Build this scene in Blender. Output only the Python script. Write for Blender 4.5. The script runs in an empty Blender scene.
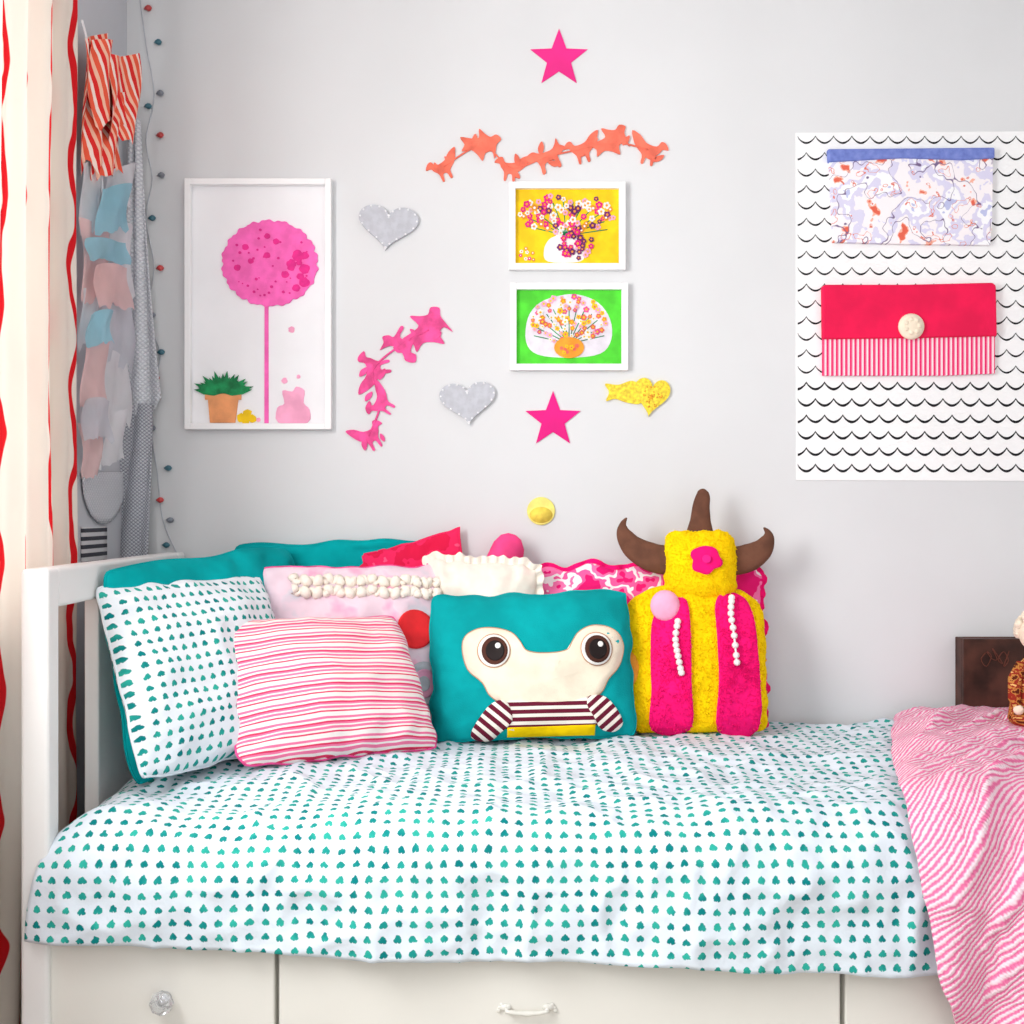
import bpy, bmesh, math, random
from mathutils import Vector, Matrix, noise
R = math.radians
D, F, CZ = 3.2, 1185.0, 1.17
S0 = D / F
col = bpy.context.scene.collection
scene = bpy.context.scene

def P(px, py, y):
    d = D + y
    return Vector(((px - 512) * d / F, y, CZ - (py - 512) * d / F))
def PL(px, py, X):
    d = abs(X) * F / abs(512 - px)
    return Vector((X, d - D, CZ - (py - 512) * d / F))

# ------------------------------------------------------------------ materials
def lin(c):
    r = []
    for v in c[:3]:
        v = v / 255.0
        r.append(v / 12.92 if v <= .04045 else ((v + .055) / 1.055) ** 2.4)
    return (r[0], r[1], r[2], 1)

class G:
    def __init__(s, name, rough=.8, spec=.25):
        s.m = bpy.data.materials.new(name); s.m.use_nodes = True
        s.nt = s.m.node_tree; s.b = s.nt.nodes['Principled BSDF']
        s.b.inputs['Roughness'].default_value = rough
        s.b.inputs['Specular IOR Level'].default_value = spec
        s.tc = s.nt.nodes.new('ShaderNodeTexCoord')
    def put(s, sock, v):
        if isinstance(v, bpy.types.NodeSocket): s.nt.links.new(v, sock)
        else: sock.default_value = v
    def M(s, op, a, b=0.0, c=0.0):
        n = s.nt.nodes.new('ShaderNodeMath'); n.operation = op
        s.put(n.inputs[0], a); s.put(n.inputs[1], b); s.put(n.inputs[2], c)
        return n.outputs[0]
    def uv(s):
        x = s.nt.nodes.new('ShaderNodeSeparateXYZ')
        s.nt.links.new(s.tc.outputs['UV'], x.inputs[0])
        return x.outputs[0], x.outputs[1]
    def noise(s, scale, detail=2.0, src='UV', rough=.5):
        n = s.nt.nodes.new('ShaderNodeTexNoise')
        n.inputs['Scale'].default_value = scale; n.inputs['Detail'].default_value = detail
        n.inputs['Roughness'].default_value = rough
        s.nt.links.new(s.tc.outputs[src], n.inputs['Vector'])
        return n.outputs['Fac']
    def mix(s, f, a, b):
        n = s.nt.nodes.new('ShaderNodeMix'); n.data_type = 'RGBA'
        s.put(n.inputs[0], f); s.put(n.inputs[6], a); s.put(n.inputs[7], b)
        return n.outputs[2]
    def ramp(s, f, stops, const=False):
        n = s.nt.nodes.new('ShaderNodeValToRGB'); cr = n.color_ramp
        cr.interpolation = 'CONSTANT' if const else 'LINEAR'
        cr.elements[0].position = stops[0][0]; cr.elements[0].color = lin(stops[0][1])
        cr.elements[1].position = stops[-1][0]; cr.elements[1].color = lin(stops[-1][1])
        for p, c in stops[1:-1]:
            e = cr.elements.new(p); e.color = lin(c)
        s.put(n.inputs[0], f)
        return n.outputs[0]
    def smooth(s, v, a, b):
        n = s.nt.nodes.new('ShaderNodeMapRange'); n.interpolation_type = 'SMOOTHSTEP'
        s.put(n.inputs[0], v); n.inputs[1].default_value = a; n.inputs[2].default_value = b
        return n.outputs[0]
    def color(s, c): s.put(s.b.inputs['Base Color'], c)
    def bump(s, h, st=.3, dist=.002):
        n = s.nt.nodes.new('ShaderNodeBump')
        n.inputs['Strength'].default_value = st; n.inputs['Distance'].default_value = dist
        s.put(n.inputs['Height'], h); s.nt.links.new(n.outputs[0], s.b.inputs['Normal'])
    def translucent(s, c, f, clear=0):
        tr = s.nt.nodes.new('ShaderNodeBsdfTranslucent'); s.put(tr.inputs['Color'], c)
        ms = s.nt.nodes.new('ShaderNodeMixShader'); ms.inputs[0].default_value = f
        out = s.nt.nodes['Material Output']
        s.nt.links.new(s.b.outputs[0], ms.inputs[1]); s.nt.links.new(tr.outputs[0], ms.inputs[2])
        if clear:
            tp = s.nt.nodes.new('ShaderNodeBsdfTransparent'); m2 = s.nt.nodes.new('ShaderNodeMixShader'); m2.inputs[0].default_value = clear
            s.nt.links.new(ms.outputs[0], m2.inputs[1]); s.nt.links.new(tp.outputs[0], m2.inputs[2]); ms = m2
        s.nt.links.new(ms.outputs[0], out.inputs['Surface'])

def mk(name, c, rough=.75, var=.06, vs=8, bump=.25, bs=350, spec=.25, metal=0, dist=.0015):
    g = G(name, rough, spec)
    dark = tuple(max(0, v * (1 - var * 1.3)) for v in c)
    lite = tuple(min(255, v * (1 + var * .7)) for v in c)
    g.color(g.mix(g.smooth(g.noise(vs, 3, 'Object'), .3, .7), lin(lite), lin(dark)))
    g.b.inputs['Metallic'].default_value = metal
    if bump: g.bump(g.noise(bs, 2, 'Object'), bump, dist)
    return g.m

def marks_mat(name, cell, ground=(232, 239, 247)):
    g = G(name, .9, .08)
    u, v = g.uv()
    n1 = g.noise(12, 2); n2 = g.noise(17, 2); n3 = g.noise(170, 2)
    uu = g.M('ADD', g.M('DIVIDE', u, cell), g.M('MULTIPLY', g.M('SUBTRACT', n1, .5), .5))
    vv = g.M('ADD', g.M('DIVIDE', v, cell * .95), g.M('MULTIPLY', g.M('SUBTRACT', n2, .5), .5))
    fx = g.M('SUBTRACT', g.M('FRACT', uu), .5); fy = g.M('SUBTRACT', g.M('FRACT', vv), .5)
    fx = g.M('ADD', fx, g.M('MULTIPLY', g.M('SUBTRACT', n3, .5), .24))
    fy = g.M('ADD', fy, g.M('MULTIPLY', g.M('SUBTRACT', g.noise(140, 2), .5), .2))
    # rounded drop: egg that is wider at its foot
    wd = g.M('SUBTRACT', .26, g.M('MULTIPLY', fy, .46))
    ex = g.M('DIVIDE', fx, wd); ey = g.M('DIVIDE', fy, .29)
    d = g.M('SUBTRACT', 1.0, g.M('ADD', g.M('MULTIPLY', ex, ex), g.M('MULTIPLY', ey, ey)))
    nt = g.M('SUBTRACT', g.M('ADD', fy, .36), g.M('SUBTRACT', .14, g.M('MULTIPLY', g.M('ABSOLUTE', fx), 1.5)))
    d = g.M('MINIMUM', d, g.M('MULTIPLY', nt, 4))
    mask = g.smooth(d, 0.0, .3)
    teal = g.mix(g.smooth(g.noise(16, 2), .35, .65), lin((14, 124, 126)), lin((50, 172, 156)))
    g.color(g.mix(mask, lin(ground), teal))
    g.bump(g.M('ADD', g.noise(38, 3), g.M('MULTIPLY', g.noise(110, 2), .35)), .35, .005)
    return g.m

def stripes_mat(name, period, stops, vertical=False, wob=0.0, ang=0):
    g = G(name, .9, .12)
    u, v = g.uv()
    if ang:
        t = g.M('ADD', g.M('MULTIPLY', u, math.sin(R(ang))), g.M('MULTIPLY', v, math.cos(R(ang))))
    else: t = u if vertical else v
    if wob: t = g.M('ADD', t, g.M('MULTIPLY', g.M('SUBTRACT', g.noise(7, 3), .5), wob))
    g.color(g.ramp(g.M('FRACT', g.M('DIVIDE', t, period)), stops, True))
    g.bump(g.noise(450, 2), .3, .0012)
    return g.m

def blotch_mat(name, scale, stops, detail=3, const=True):
    g = G(name, .95, .06)
    g.color(g.ramp(g.noise(scale, detail), stops, const))
    g.bump(g.noise(450, 2), .3, .0012)
    return g.m
def sheer(name, c, f=.4):
    g = G(name, .9, .1); cc = g.mix(g.smooth(g.noise(9, 3), .3, .7), lin(c), lin(tuple(v * .94 for v in c)))
    g.color(cc); g.translucent(cc, f, .12); return g.m

W = dict(
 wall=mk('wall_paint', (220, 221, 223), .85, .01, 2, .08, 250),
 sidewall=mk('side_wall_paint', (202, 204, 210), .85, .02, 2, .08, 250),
 floor=mk('floor_boards', (196, 188, 176), .5, .12, 6, .1, 60),
 ceil=mk('ceiling_paint', (240, 240, 240), .9, .01, 2, 0),
 white=mk('white_paint', (240, 240, 239), .45, .01, 3, .04, 200, .4),
 cream=mk('cream_lacquer', (235, 233, 226), .4, .01, 3, .03, 200, .4),
 pull=mk('pale_glass_pull', (226, 224, 217), .3, .03, 30, .2, 200, .5),
 frame=mk('frame_white', (246, 246, 247), .4, .01, 3, .03, 200, .4),
 paper=mk('art_paper', (241, 241, 244), .8, .01, 5, .05, 300),
 pink=mk('hot_pink_card', (238, 44, 138), .6, .04, 8, .1, 200),
 magenta=mk('magenta_card', (232, 22, 132), .6, .04, 8, .1, 200),
 treepink=mk('tree_pink', (255, 108, 188), .85, .05, 30, .4, 120, dist=.003),
 treedot=mk('tree_dot', (232, 52, 142), .85, .06, 30, .5, 200),
 palepink=mk('pale_pink', (250, 172, 204), .85, .05, 20, .3, 200),
 coral=mk('coral_felt', (243, 118, 96), .9, .08, 30, .5, 250),
 garpink=mk('garland_pink', (247, 84, 152), .8, .12, 30, .3, 250),
 grey=mk('grey_felt', (194, 196, 204), .95, .03, 60, .5, 300),
 stitch=mk('white_thread', (240, 240, 244), .9, .02, 8, .2, 300),
 gold=mk('gold_glitter', (254, 216, 62), .5, .12, 120, .6, 300),
 lemon=mk('pale_lemon', (252, 234, 128), .7, .05, 30, .3, 300),
 lemon2=mk('soft_gold', (250, 218, 90), .7, .06, 60, .3, 300),
 green=mk('leaf_green', (30, 138, 82), .7, .2, 30, .3, 200),
 grass=mk('art_green', (84, 214, 56), .7, .06, 20, .2, 200),
 terra=mk('terracotta', (236, 160, 108), .8, .06, 20, .3, 200),
 yellow=mk('art_yellow', (252, 206, 24), .7, .06, 20, .2, 200),
 purple=mk('art_purple', (120, 40, 110), .7, .1, 20, .2, 200),
 artwhite=mk('art_white', (244, 240, 236), .7, .03, 20, .2, 200),
 lilac=mk('art_lilac', (228, 222, 232), .7, .04, 30, .2, 200),
 orange=mk('art_orange', (246, 158, 50), .7, .08, 30, .2, 200),
 red=mk('red_felt', (238, 44, 50), .85, .05, 20, .3, 250),
 crimson=mk('crimson_fabric', (236, 24, 80), .85, .04, 10, .3, 300),
 ink=mk('black_ink', (26, 26, 30), .7, .02, 8, 0),
 teal=mk('teal_fabric', (6, 164, 168), .95, .08, 7, .4, 300, .06),
 teal2=mk('teal_cushion_fabric', (12, 160, 164), .95, .06, 9, .5, 300, .06),
 facecream=mk('cream_felt', (245, 230, 208), .95, .03, 20, .45, 300, .08),
 brown=mk('dark_brown_felt', (82, 46, 36), .8, .1, 20, .3, 300),
 tan=mk('tan_felt', (196, 150, 118), .8, .1, 20, .3, 300),
 black=mk('pupil_black', (30, 18, 18), .6, .05, 20, 0),
 yfur=mk('yellow_plush', (255, 212, 14), .95, .03, 40, .2, 130, .05),
 pfur=mk('magenta_plush', (252, 26, 120), .95, .04, 40, .2, 130, .05),
 horn=mk('horn_brown', (108, 70, 54), .9, .10, 20, .5, 200),
 bead=mk('white_bead', (248, 240, 238), .35, .03, 8, 0, spec=.5),
 wood=mk('dark_wood', (72, 44, 36), .5, .3, 12, .2, 80),
 carve=mk('carved_mark', (112, 62, 48), .6, .1, 12, 0),
 skin=mk('doll_cloth', (244, 224, 202), .9, .04, 20, .4, 250),
 curls=mk('cream_curls', (240, 226, 206), .95, .08, 60, 1.0, 120, dist=.006),
 silver=mk('silver_metal', (215, 215, 218), .25, .05, 20, .2, 100, .5, 1))
g = G('clear_glass', .05, .5); g.b.inputs['Transmission Weight'].default_value = .75; g.color((.93, .95, .97, 1)); W['glass'] = g.m
W['marks'] = marks_mat('teal_brush_marks', .0282, (219, 228, 237))
W['marks_small'] = marks_mat('teal_brush_marks_small', .0255, (232, 238, 244))
wh, pk, rd = (249, 238, 234), (243, 122, 162), (228, 58, 98)
W['pinkstripe'] = stripes_mat('pink_stripes', .0405, [(0, wh), (.13, rd), (.21, wh), (.31, pk), (.43, wh), (.51, pk), (.60, rd), (.68, wh), (.79, pk), (.91, wh)], wob=.006)
W['sweater'] = stripes_mat('maroon_stripes', .018, [(0, (245, 235, 225)), (.45, (108, 30, 52)), (1, (108, 30, 52))])
W['fringe'] = stripes_mat('pink_white_fringe', .0125, [(0, (250, 226, 232)), (.36, (236, 50, 112)), (.78, (244, 140, 172)), (1, (232, 60, 120))], vertical=True)
W['stack'] = stripes_mat('dark_light_bands', .02, [(0, (70, 72, 80)), (.5, (205, 205, 208)), (1, (205, 205, 208))])
W['redstripe'] = stripes_mat('orange_red_stripes', .06, [(0, (240, 96, 70)), (.3, (250, 226, 214)), (.5, (228, 50, 48)), (.78, (250, 196, 170)), (1, (240, 110, 80))], wob=.05, ang=60)
W['palecush'] = blotch_mat('pale_pink_print', 10, [(0, (246, 140, 182)), (.38, (246, 180, 208)), (.47, (238, 216, 228)), (.58, (232, 208, 220)), (.66, (206, 204, 214)), (1, (240, 160, 190))], const=False)
W['magprint'] = blotch_mat('magenta_white_print', 10, [(0, (236, 30, 118)), (.44, (250, 120, 176)), (.49, (250, 238, 240)), (.535, (246, 96, 160)), (.58, (234, 32, 114)), (1, (234, 32, 114))])
W['redprint'] = blotch_mat('red_pink_print', 11, [(0, (224, 34, 76)), (.5, (240, 46, 98)), (.6, (248, 90, 134)), (1, (232, 36, 78))])
W['lace'] = blotch_mat('cream_lace_print', 14, [(0, (244, 200, 196)), (.38, (246, 228, 218)), (.5, (248, 238, 226)), (.64, (246, 226, 214)), (1, (240, 190, 190))], const=False)
W['blueband'] = blotch_mat('violet_blue_band', 60, [(0, (84, 96, 168)), (.5, (116, 132, 202)), (1, (150, 160, 220))], const=False)
W['scrapblue'] = sheer('scrap_blue', (164, 220, 236))
W['scrappeach'] = sheer('scrap_peach', (250, 214, 212))
W['scrapgrey'] = sheer('scrap_grey', (222, 224, 232))
W['scrapwhite'] = sheer('scrap_white', (246, 246, 249))
g = G('drawing_print', .9, .15)
base = g.ramp(g.noise(14, 3), [(0, (228, 104, 84)), (.365, (244, 180, 160)), (.39, (246, 240, 244)), (.5, (218, 214, 238)), (.57, (246, 246, 250)), (.66, (190, 194, 230)), (1, (226, 110, 96))], True)
lines = g.smooth(g.M('ABSOLUTE', g.M('SUBTRACT', g.noise(11, 2), .52)), .002, .007)
l2 = g.smooth(g.M('ABSOLUTE', g.M('SUBTRACT', g.noise(23, 2), .61)), .004, .012)
g.color(g.mix(l2, lin((222, 120, 100)), g.mix(lines, lin((120, 100, 140)), base))); g.bump(g.noise(300, 2), .3, .001); W['drawing'] = g.m
def knit(name, k1, lo, mid, hi):
    g = G(name, .95, .1)
    u, v = g.uv()
    w1 = g.M('SINE', g.M('MULTIPLY', g.M('ADD', u, v), k1)); w2 = g.M('SINE', g.M('MULTIPLY', g.M('SUBTRACT', u, v), k1))
    k = g.M('ABSOLUTE', g.M('MULTIPLY', w1, w2))
    g.color(g.ramp(k, [(0, lo), (.35, mid), (1, hi)])); g.bump(k, .6, .004); return g.m
W['knit'] = knit('grey_knit', 330, (130, 132, 142), (184, 186, 195), (210, 212, 218))
W['net'] = knit('pale_grey_net', 260, (196, 198, 206), (216, 218, 224), (230, 231, 236))
# throw: rows of thick soft knit
g = G('pink_white_knit', .95, .08)
u, v = g.uv()
t = g.M('ADD', g.M('ADD', g.M('MULTIPLY', u, .68), g.M('MULTIPLY', v, -.73)), g.M('MULTIPLY', g.M('SUBTRACT', g.noise(3.5, 1), .5), .05))
t = g.M('ADD', t, g.M('MULTIPLY', g.M('SUBTRACT', g.noise(80, 2), .5), .0045))
q = g.M('ADD', g.M('MULTIPLY', u, -.73), g.M('MULTIPLY', v, -.68))
stitch = g.M('ABSOLUTE', g.M('SINE', g.M('MULTIPLY', q, 480)))
t = g.M('ADD', t, g.M('MULTIPLY', stitch, .0007))
f = g.M('FRACT', g.M('DIVIDE', t, .0094))
f2 = g.M('ABSOLUTE', g.M('SUBTRACT', f, .5))
g.color(g.mix(g.smooth(g.M('ADD', f2, g.M('MULTIPLY', g.M('SUBTRACT', g.noise(170, 2), .5), .2)), .10, .40), lin((250, 224, 233)), lin((240, 122, 170))))
g.bump(g.M('ADD', g.M('MULTIPLY', f2, -1.2), g.M('MULTIPLY', stitch, .3)), .7, .005); W['throw'] = g.m
# curtain
g = G('curtain_cloth', .95, .1)
u, v = g.uv()
ww = g.M('ADD', g.M('MULTIPLY', g.M('SINE', g.M('MULTIPLY', v, 25)), .013), g.M('MULTIPLY', g.M('SUBTRACT', g.noise(5, 2), .5), .08))
f = g.M('ABSOLUTE', g.M('SUBTRACT', g.M('FRACT', g.M('DIVIDE', g.M('ADD', u, ww), .112)), .5))
f = g.M('ADD', f, g.M('MULTIPLY', g.M('SUBTRACT', g.noise(9, 1), .5), .06))
cc = g.mix(g.smooth(f, .090, .115), lin((224, 32, 40)), lin((245, 236, 224)))
g.color(cc); g.translucent(cc, .28)
W['curtain'] = g.m
W['dress'] = blotch_mat('red_brown_print', 60, [(0, (96, 40, 28)), (.42, (196, 130, 66)), (.50, (150, 50, 38)), (.6, (228, 180, 110)), (1, (110, 44, 30))])
W['velvet'] = mk('pink_velvet', (244, 74, 136), .9, .08, 12, .3, 250, .1)

# ------------------------------------------------------------------ object helpers
def tag(o, label=None, cat=None, group=None, kind=None):
    if label: o['label'] = label
    if cat: o['category'] = cat
    if group: o['group'] = group
    if kind: o['kind'] = kind
    return o
def obj(name, bm, mats, parent=None, smooth=True, M=None):
    me = bpy.data.meshes.new(name)
    bmesh.ops.recalc_face_normals(bm, faces=bm.faces[:])
    bm.to_mesh(me); bm.free()
    if not isinstance(mats, (list, tuple)): mats = [mats]
    for m in mats: me.materials.append(m)
    if smooth:
        for p in me.polygons: p.use_smooth = True
    o = bpy.data.objects.new(name, me); col.objects.link(o)
    if parent: o.parent = parent
    if M is not None: o.matrix_world = M
    return o
def thing(name, label, cat, M=None, group=None):
    o = bpy.data.objects.new(name, None); col.objects.link(o); o.empty_display_size = .05
    if M is not None: o.matrix_world = M
    return tag(o, label, cat, group)
def box(bm, x0, x1, y0, y1, z0, z1, mi=0):
    vs = [bm.verts.new((x, y, z)) for x in (x0, x1) for y in (y0, y1) for z in (z0, z1)]
    for q in ((0, 1, 3, 2), (4, 6, 7, 5), (0, 4, 5, 1), (2, 3, 7, 6), (0, 2, 6, 4), (1, 5, 7, 3)):
        f = bm.faces.new([vs[i] for i in q]); f.material_index = mi
def bevel(o, w=.004, seg=3):
    m = o.modifiers.new('bevel', 'BEVEL'); m.width = w; m.segments = seg; m.limit_method = 'ANGLE'
    return o
def slab(bm, pts, z0, z1, mi=0):
    uvl = bm.loops.layers.uv.verify()
    a = [bm.verts.new((p[0], p[1], z1)) for p in pts]; b = [bm.verts.new((p[0], p[1], z0)) for p in pts]
    n = len(pts); fs = [bm.faces.new(a), bm.faces.new(b[::-1])]
    for i in range(n):
        j = (i + 1) % n; fs.append(bm.faces.new((a[j], a[i], b[i], b[j])))
    for f in fs:
        f.material_index = mi
        for l in f.loops: l[uvl].uv = (l.vert.co.x, l.vert.co.y)
def tube(bm, pts, rad, n=10, mi=0):
    pts = [Vector(p) for p in pts]
    if not isinstance(rad, (list, tuple)): rad = [rad] * len(pts)
    rings = []
    for i, p in enumerate(pts):
        t = (pts[min(i + 1, len(pts) - 1)] - pts[max(i - 1, 0)]).normalized()
        a = t.orthogonal() if i == 0 else (ref - t * ref.dot(t))
        a.normalize(); ref = a; b = t.cross(a)
        rings.append([bm.verts.new(p + (a * math.cos(2 * math.pi * k / n) + b * math.sin(2 * math.pi * k / n)) * rad[i]) for k in range(n)])
    for r0, r1 in zip(rings, rings[1:]):
        for k in range(n):
            f = bm.faces.new((r0[k], r0[(k + 1) % n], r1[(k + 1) % n], r1[k])); f.material_index = mi
    for r in (rings[0], rings[-1]):
        f = bm.faces.new(r); f.material_index = mi
def ball(bm, c, r, sx=1, sy=1, sz=1, mi=0, seg=14):
    res = bmesh.ops.create_uvsphere(bm, u_segments=seg, v_segments=max(6, seg // 2 + 2), radius=r)
    for v in res['verts']:
        v.co = Vector((v.co.x * sx + c[0], v.co.y * sy + c[1], v.co.z * sz + c[2]))
        for f in v.link_faces: f.material_index = mi
def tuft(bm, p, rnd, L=.0058, wd=.0026):
    a = rnd.uniform(0, 6.28)
    tip = p + Vector((rnd.uniform(-.7, .7), rnd.uniform(-.9, .4), 1)) * L * rnd.uniform(.6, 1.1)
    b = [bm.verts.new(p + Vector((math.cos(a + k * 2.094), math.sin(a + k * 2.094), -.3)) * wd) for k in range(3)]
    t = bm.verts.new(tip)
    for k in range(3): bm.faces.new((b[k], b[(k + 1) % 3], t))
def spline(pts, per=6, closed=True):
    n = len(pts); o = []
    rng = range(n) if closed else range(n - 1)
    for i in rng:
        if closed: q = [pts[(i + k) % n] for k in (-1, 0, 1, 2)]
        else: q = [pts[max(i - 1, 0)], pts[i], pts[i + 1], pts[min(i + 2, n - 1)]]
        q = [Vector(p) for p in q]
        for s in range(per):
            t = s / per
            o.append(.5 * ((2 * q[1]) + (q[2] - q[0]) * t + (2 * q[0] - 5 * q[1] + 4 * q[2] - q[3]) * t * t + (3 * q[1] - q[0] - 3 * q[2] + q[3]) * t ** 3))
    if not closed: o.append(Vector(pts[-1]))
    return o
def densify(pts, step):
    o = []
    n = len(pts)
    for i in range(n):
        a, b = Vector(pts[i]), Vector(pts[(i + 1) % n])
        k = max(1, int((b - a).length / step))
        for j in range(k): o.append(a.lerp(b, j / k))
    return o
def ell(cx, cy, rx, ry, n=28, wob=0, seed=0, f0=3):
    rnd = random.Random(seed); ph = [rnd.uniform(0, 6.28) for _ in range(4)]
    o = []
    for i in range(n):
        a = 2 * math.pi * i / n
        k = 1 + wob * sum(math.sin((q + f0) * a + ph[q]) for q in range(4)) / 2
        o.append((cx + rx * k * math.cos(a), cy + ry * k * math.sin(a)))
    return o
def star(cx, cy, r, inner=.42):
    return [(cx + (r if i % 2 == 0 else r * inner) * math.cos(math.pi / 2 + i * math.pi / 5),
             cy - (r if i % 2 == 0 else r * inner) * math.sin(math.pi / 2 + i * math.pi / 5)) for i in range(10)]
def heart(cx, cy, w, h, rot=0, n=48):
    o = []
    for i in range(n):
        t = 2 * math.pi * i / n
        x = 16 * math.sin(t) ** 3 / 32 * w
        y = (13 * math.cos(t) - 5 * math.cos(2 * t) - 2 * math.cos(3 * t) - math.cos(4 * t) + 2.5) / 29 * h
        o.append((cx + x * math.cos(rot) - y * math.sin(rot), cy + x * math.sin(rot) + y * math.cos(rot)))
    return o
UP = Matrix.Rotation(R(90), 4, 'X')
class Wall:
    """local frame on the back wall: x right, y up, z out of the wall"""
    def __init__(s, cx, cy, y=-.0002):
        s.cx, s.cy, s.s = cx, cy, (D + y) / F
        s.M = Matrix.Translation(P(cx, cy, y)) @ UP
    def p(s, px, py): return ((px - s.cx) * s.s, (s.cy - py) * s.s)
    def pts(s, l): return [s.p(*q) for q in l]

# ------------------------------------------------------------------ the room
bm = bmesh.new(); box(bm, -1.24, 2.6, 0, .1, 0, 2.75); tag(obj('wall_back', bm, W['wall'], smooth=False), kind='structure')
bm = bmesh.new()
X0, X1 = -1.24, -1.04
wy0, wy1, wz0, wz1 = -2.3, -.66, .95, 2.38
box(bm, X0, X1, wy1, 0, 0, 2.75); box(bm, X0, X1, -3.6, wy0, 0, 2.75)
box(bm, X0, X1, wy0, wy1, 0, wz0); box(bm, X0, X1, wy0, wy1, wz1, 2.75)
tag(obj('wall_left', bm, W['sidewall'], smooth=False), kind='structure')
bm = bmesh.new(); box(bm, 2.6, 2.7, -3.6, .1, 0, 2.75); tag(obj('wall_right', bm, W['wall'], smooth=False), kind='structure')
bm = bmesh.new(); box(bm, -1.24, 2.7, -3.6, .1, -.1, 0); tag(obj('floor', bm, W['floor'], smooth=False), kind='structure')
bm = bmesh.new(); box(bm, -1.24, 2.7, -3.6, .1, 2.75, 2.85); tag(obj('ceiling', bm, W['ceil'], smooth=False), kind='structure')
bm = bmesh.new()
for a in ((wy0, wy0 + .05, wz0, wz1), (wy1 - .05, wy1, wz0, wz1), (wy0 + .05, wy1 - .05, wz0, wz0 + .05), (wy0 + .05, wy1 - .05, wz1 - .05, wz1), (-1.50, -1.46, wz0 + .05, wz1 - .05)):
    box(bm, -1.2, -1.14, *a)
tag(obj('window_1', bm, W['white'], smooth=False), kind='structure')

# ------------------------------------------------------------------ bed
bed = thing('bed', 'white wooden bed with panelled headboard and cream drawers below', 'bed')
HX0, HX1 = -.932, -.878
def part(name, boxes, m, bw=.004, parent=None):
    b = bmesh.new()
    for q in boxes: box(b, *q)
    return bevel(obj(name, b, m, parent or bed, smooth=False), bw)
part('headboard_post', [(HX0, HX1, -.955, -.900, .0, 1.062)], W['white'], .008)
part('headboard_post', [(HX0, HX1, -.075, -.015, .0, 1.062)], W['white'], .008)
part('headboard_rail', [(HX0 + .002, HX1 - .002, -.900, -.075, .985, 1.062)], W['white'], .008)
part('headboard_rail', [(HX0 + .006, HX1 - .004, -.900, -.075, .40, .52)], W['white'], .006)
part('headboard_panel', [(HX0 + .015, HX1 - .008, -.660, -.075, .52, .985)], W['white'], .004)
part('bed_base', [(-.878, 1.44, -.905, -.02, .05, .43)], W['cream'], .004)
part('plinth', [(-.87, 1.43, -.87, -.05, 0, .05)], W['cream'], .002)
part('front_rail', [(-.878, 1.44, -.938, -.905, .405, .43)], W['cream'], .003)
part('footboard', [(1.44, 1.49, -.955, -.015, 0, .62)], W['white'], .008)
sf = (D - .94) / F
def fx(px): return (px - 512) * sf
drs = []
for a, b in ((50, 274.5), (279, 840), (845, 1272)):
    drs.append(part('drawer', [(fx(a), fx(b), -.942, -.905, .075, .40)], W['cream'], .004))
def handle_knob(px, py, d):
    c = P(px, py, -.942)
    b = bmesh.new()
    tube(b, [(c.x, c.y + .004, c.z), (c.x, c.y - .003, c.z), (c.x, c.y - .006, c.z), (c.x, c.y - .016, c.z)], [.014, .014, .007, .006], 16)
    k = obj('knob', b, W['silver'], d); k['label'] = 'faceted clear glass knob'
    b = bmesh.new()
    tube(b, [(c.x, c.y - .014, c.z), (c.x, c.y - .02, c.z), (c.x, c.y - .03, c.z), (c.x, c.y - .038, c.z)], [.012, .023, .022, .013], 8)
    obj('knob_glass', b, W['glass'], d, smooth=False)
handle_knob(165, 998, drs[0])
def pull(px, py, d):
    c = P(px, py, -.942); b = bmesh.new()
    for s in (-1, 1):
        ball(b, (c.x + s * .040, c.y - .003, c.z + .002), .009, 1.2, .5, .8)
        tube(b, [(c.x + s * .040, c.y, c.z), (c.x + s * .038, c.y - .012, c.z - .001)], .004, 10)
        for k in range(3): ball(b, (c.x + s * (.048 + k * .003), c.y - .002, c.z + .006 - k * .005), .0045, 1, .5, 1)
    tube(b, [(c.x - .042 + i * .007, c.y - .011 - .004 * math.sin(math.pi * i / 12), c.z - .002 - .003 * math.sin(math.pi * i / 12)) for i in range(13)],
         [.003, .0038, .0045, .004, .004, .0045, .0056, .0045, .004, .004, .0045, .0038, .003], 12)
    o = obj('handle', b, W['pull'], d); o['label'] = 'ornate pale drawer pull'
pull(527, 1008, drs[1]); pull(1058, 1008, drs[2])

bm = bmesh.new(); box(bm, -.87, 1.43, -.90, -.03, .432, .555)
bevel(tag(obj('mattress', bm, W['white'], smooth=False), 'white mattress hidden under the teal marked duvet', 'mattress'), .03, 4)

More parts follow.
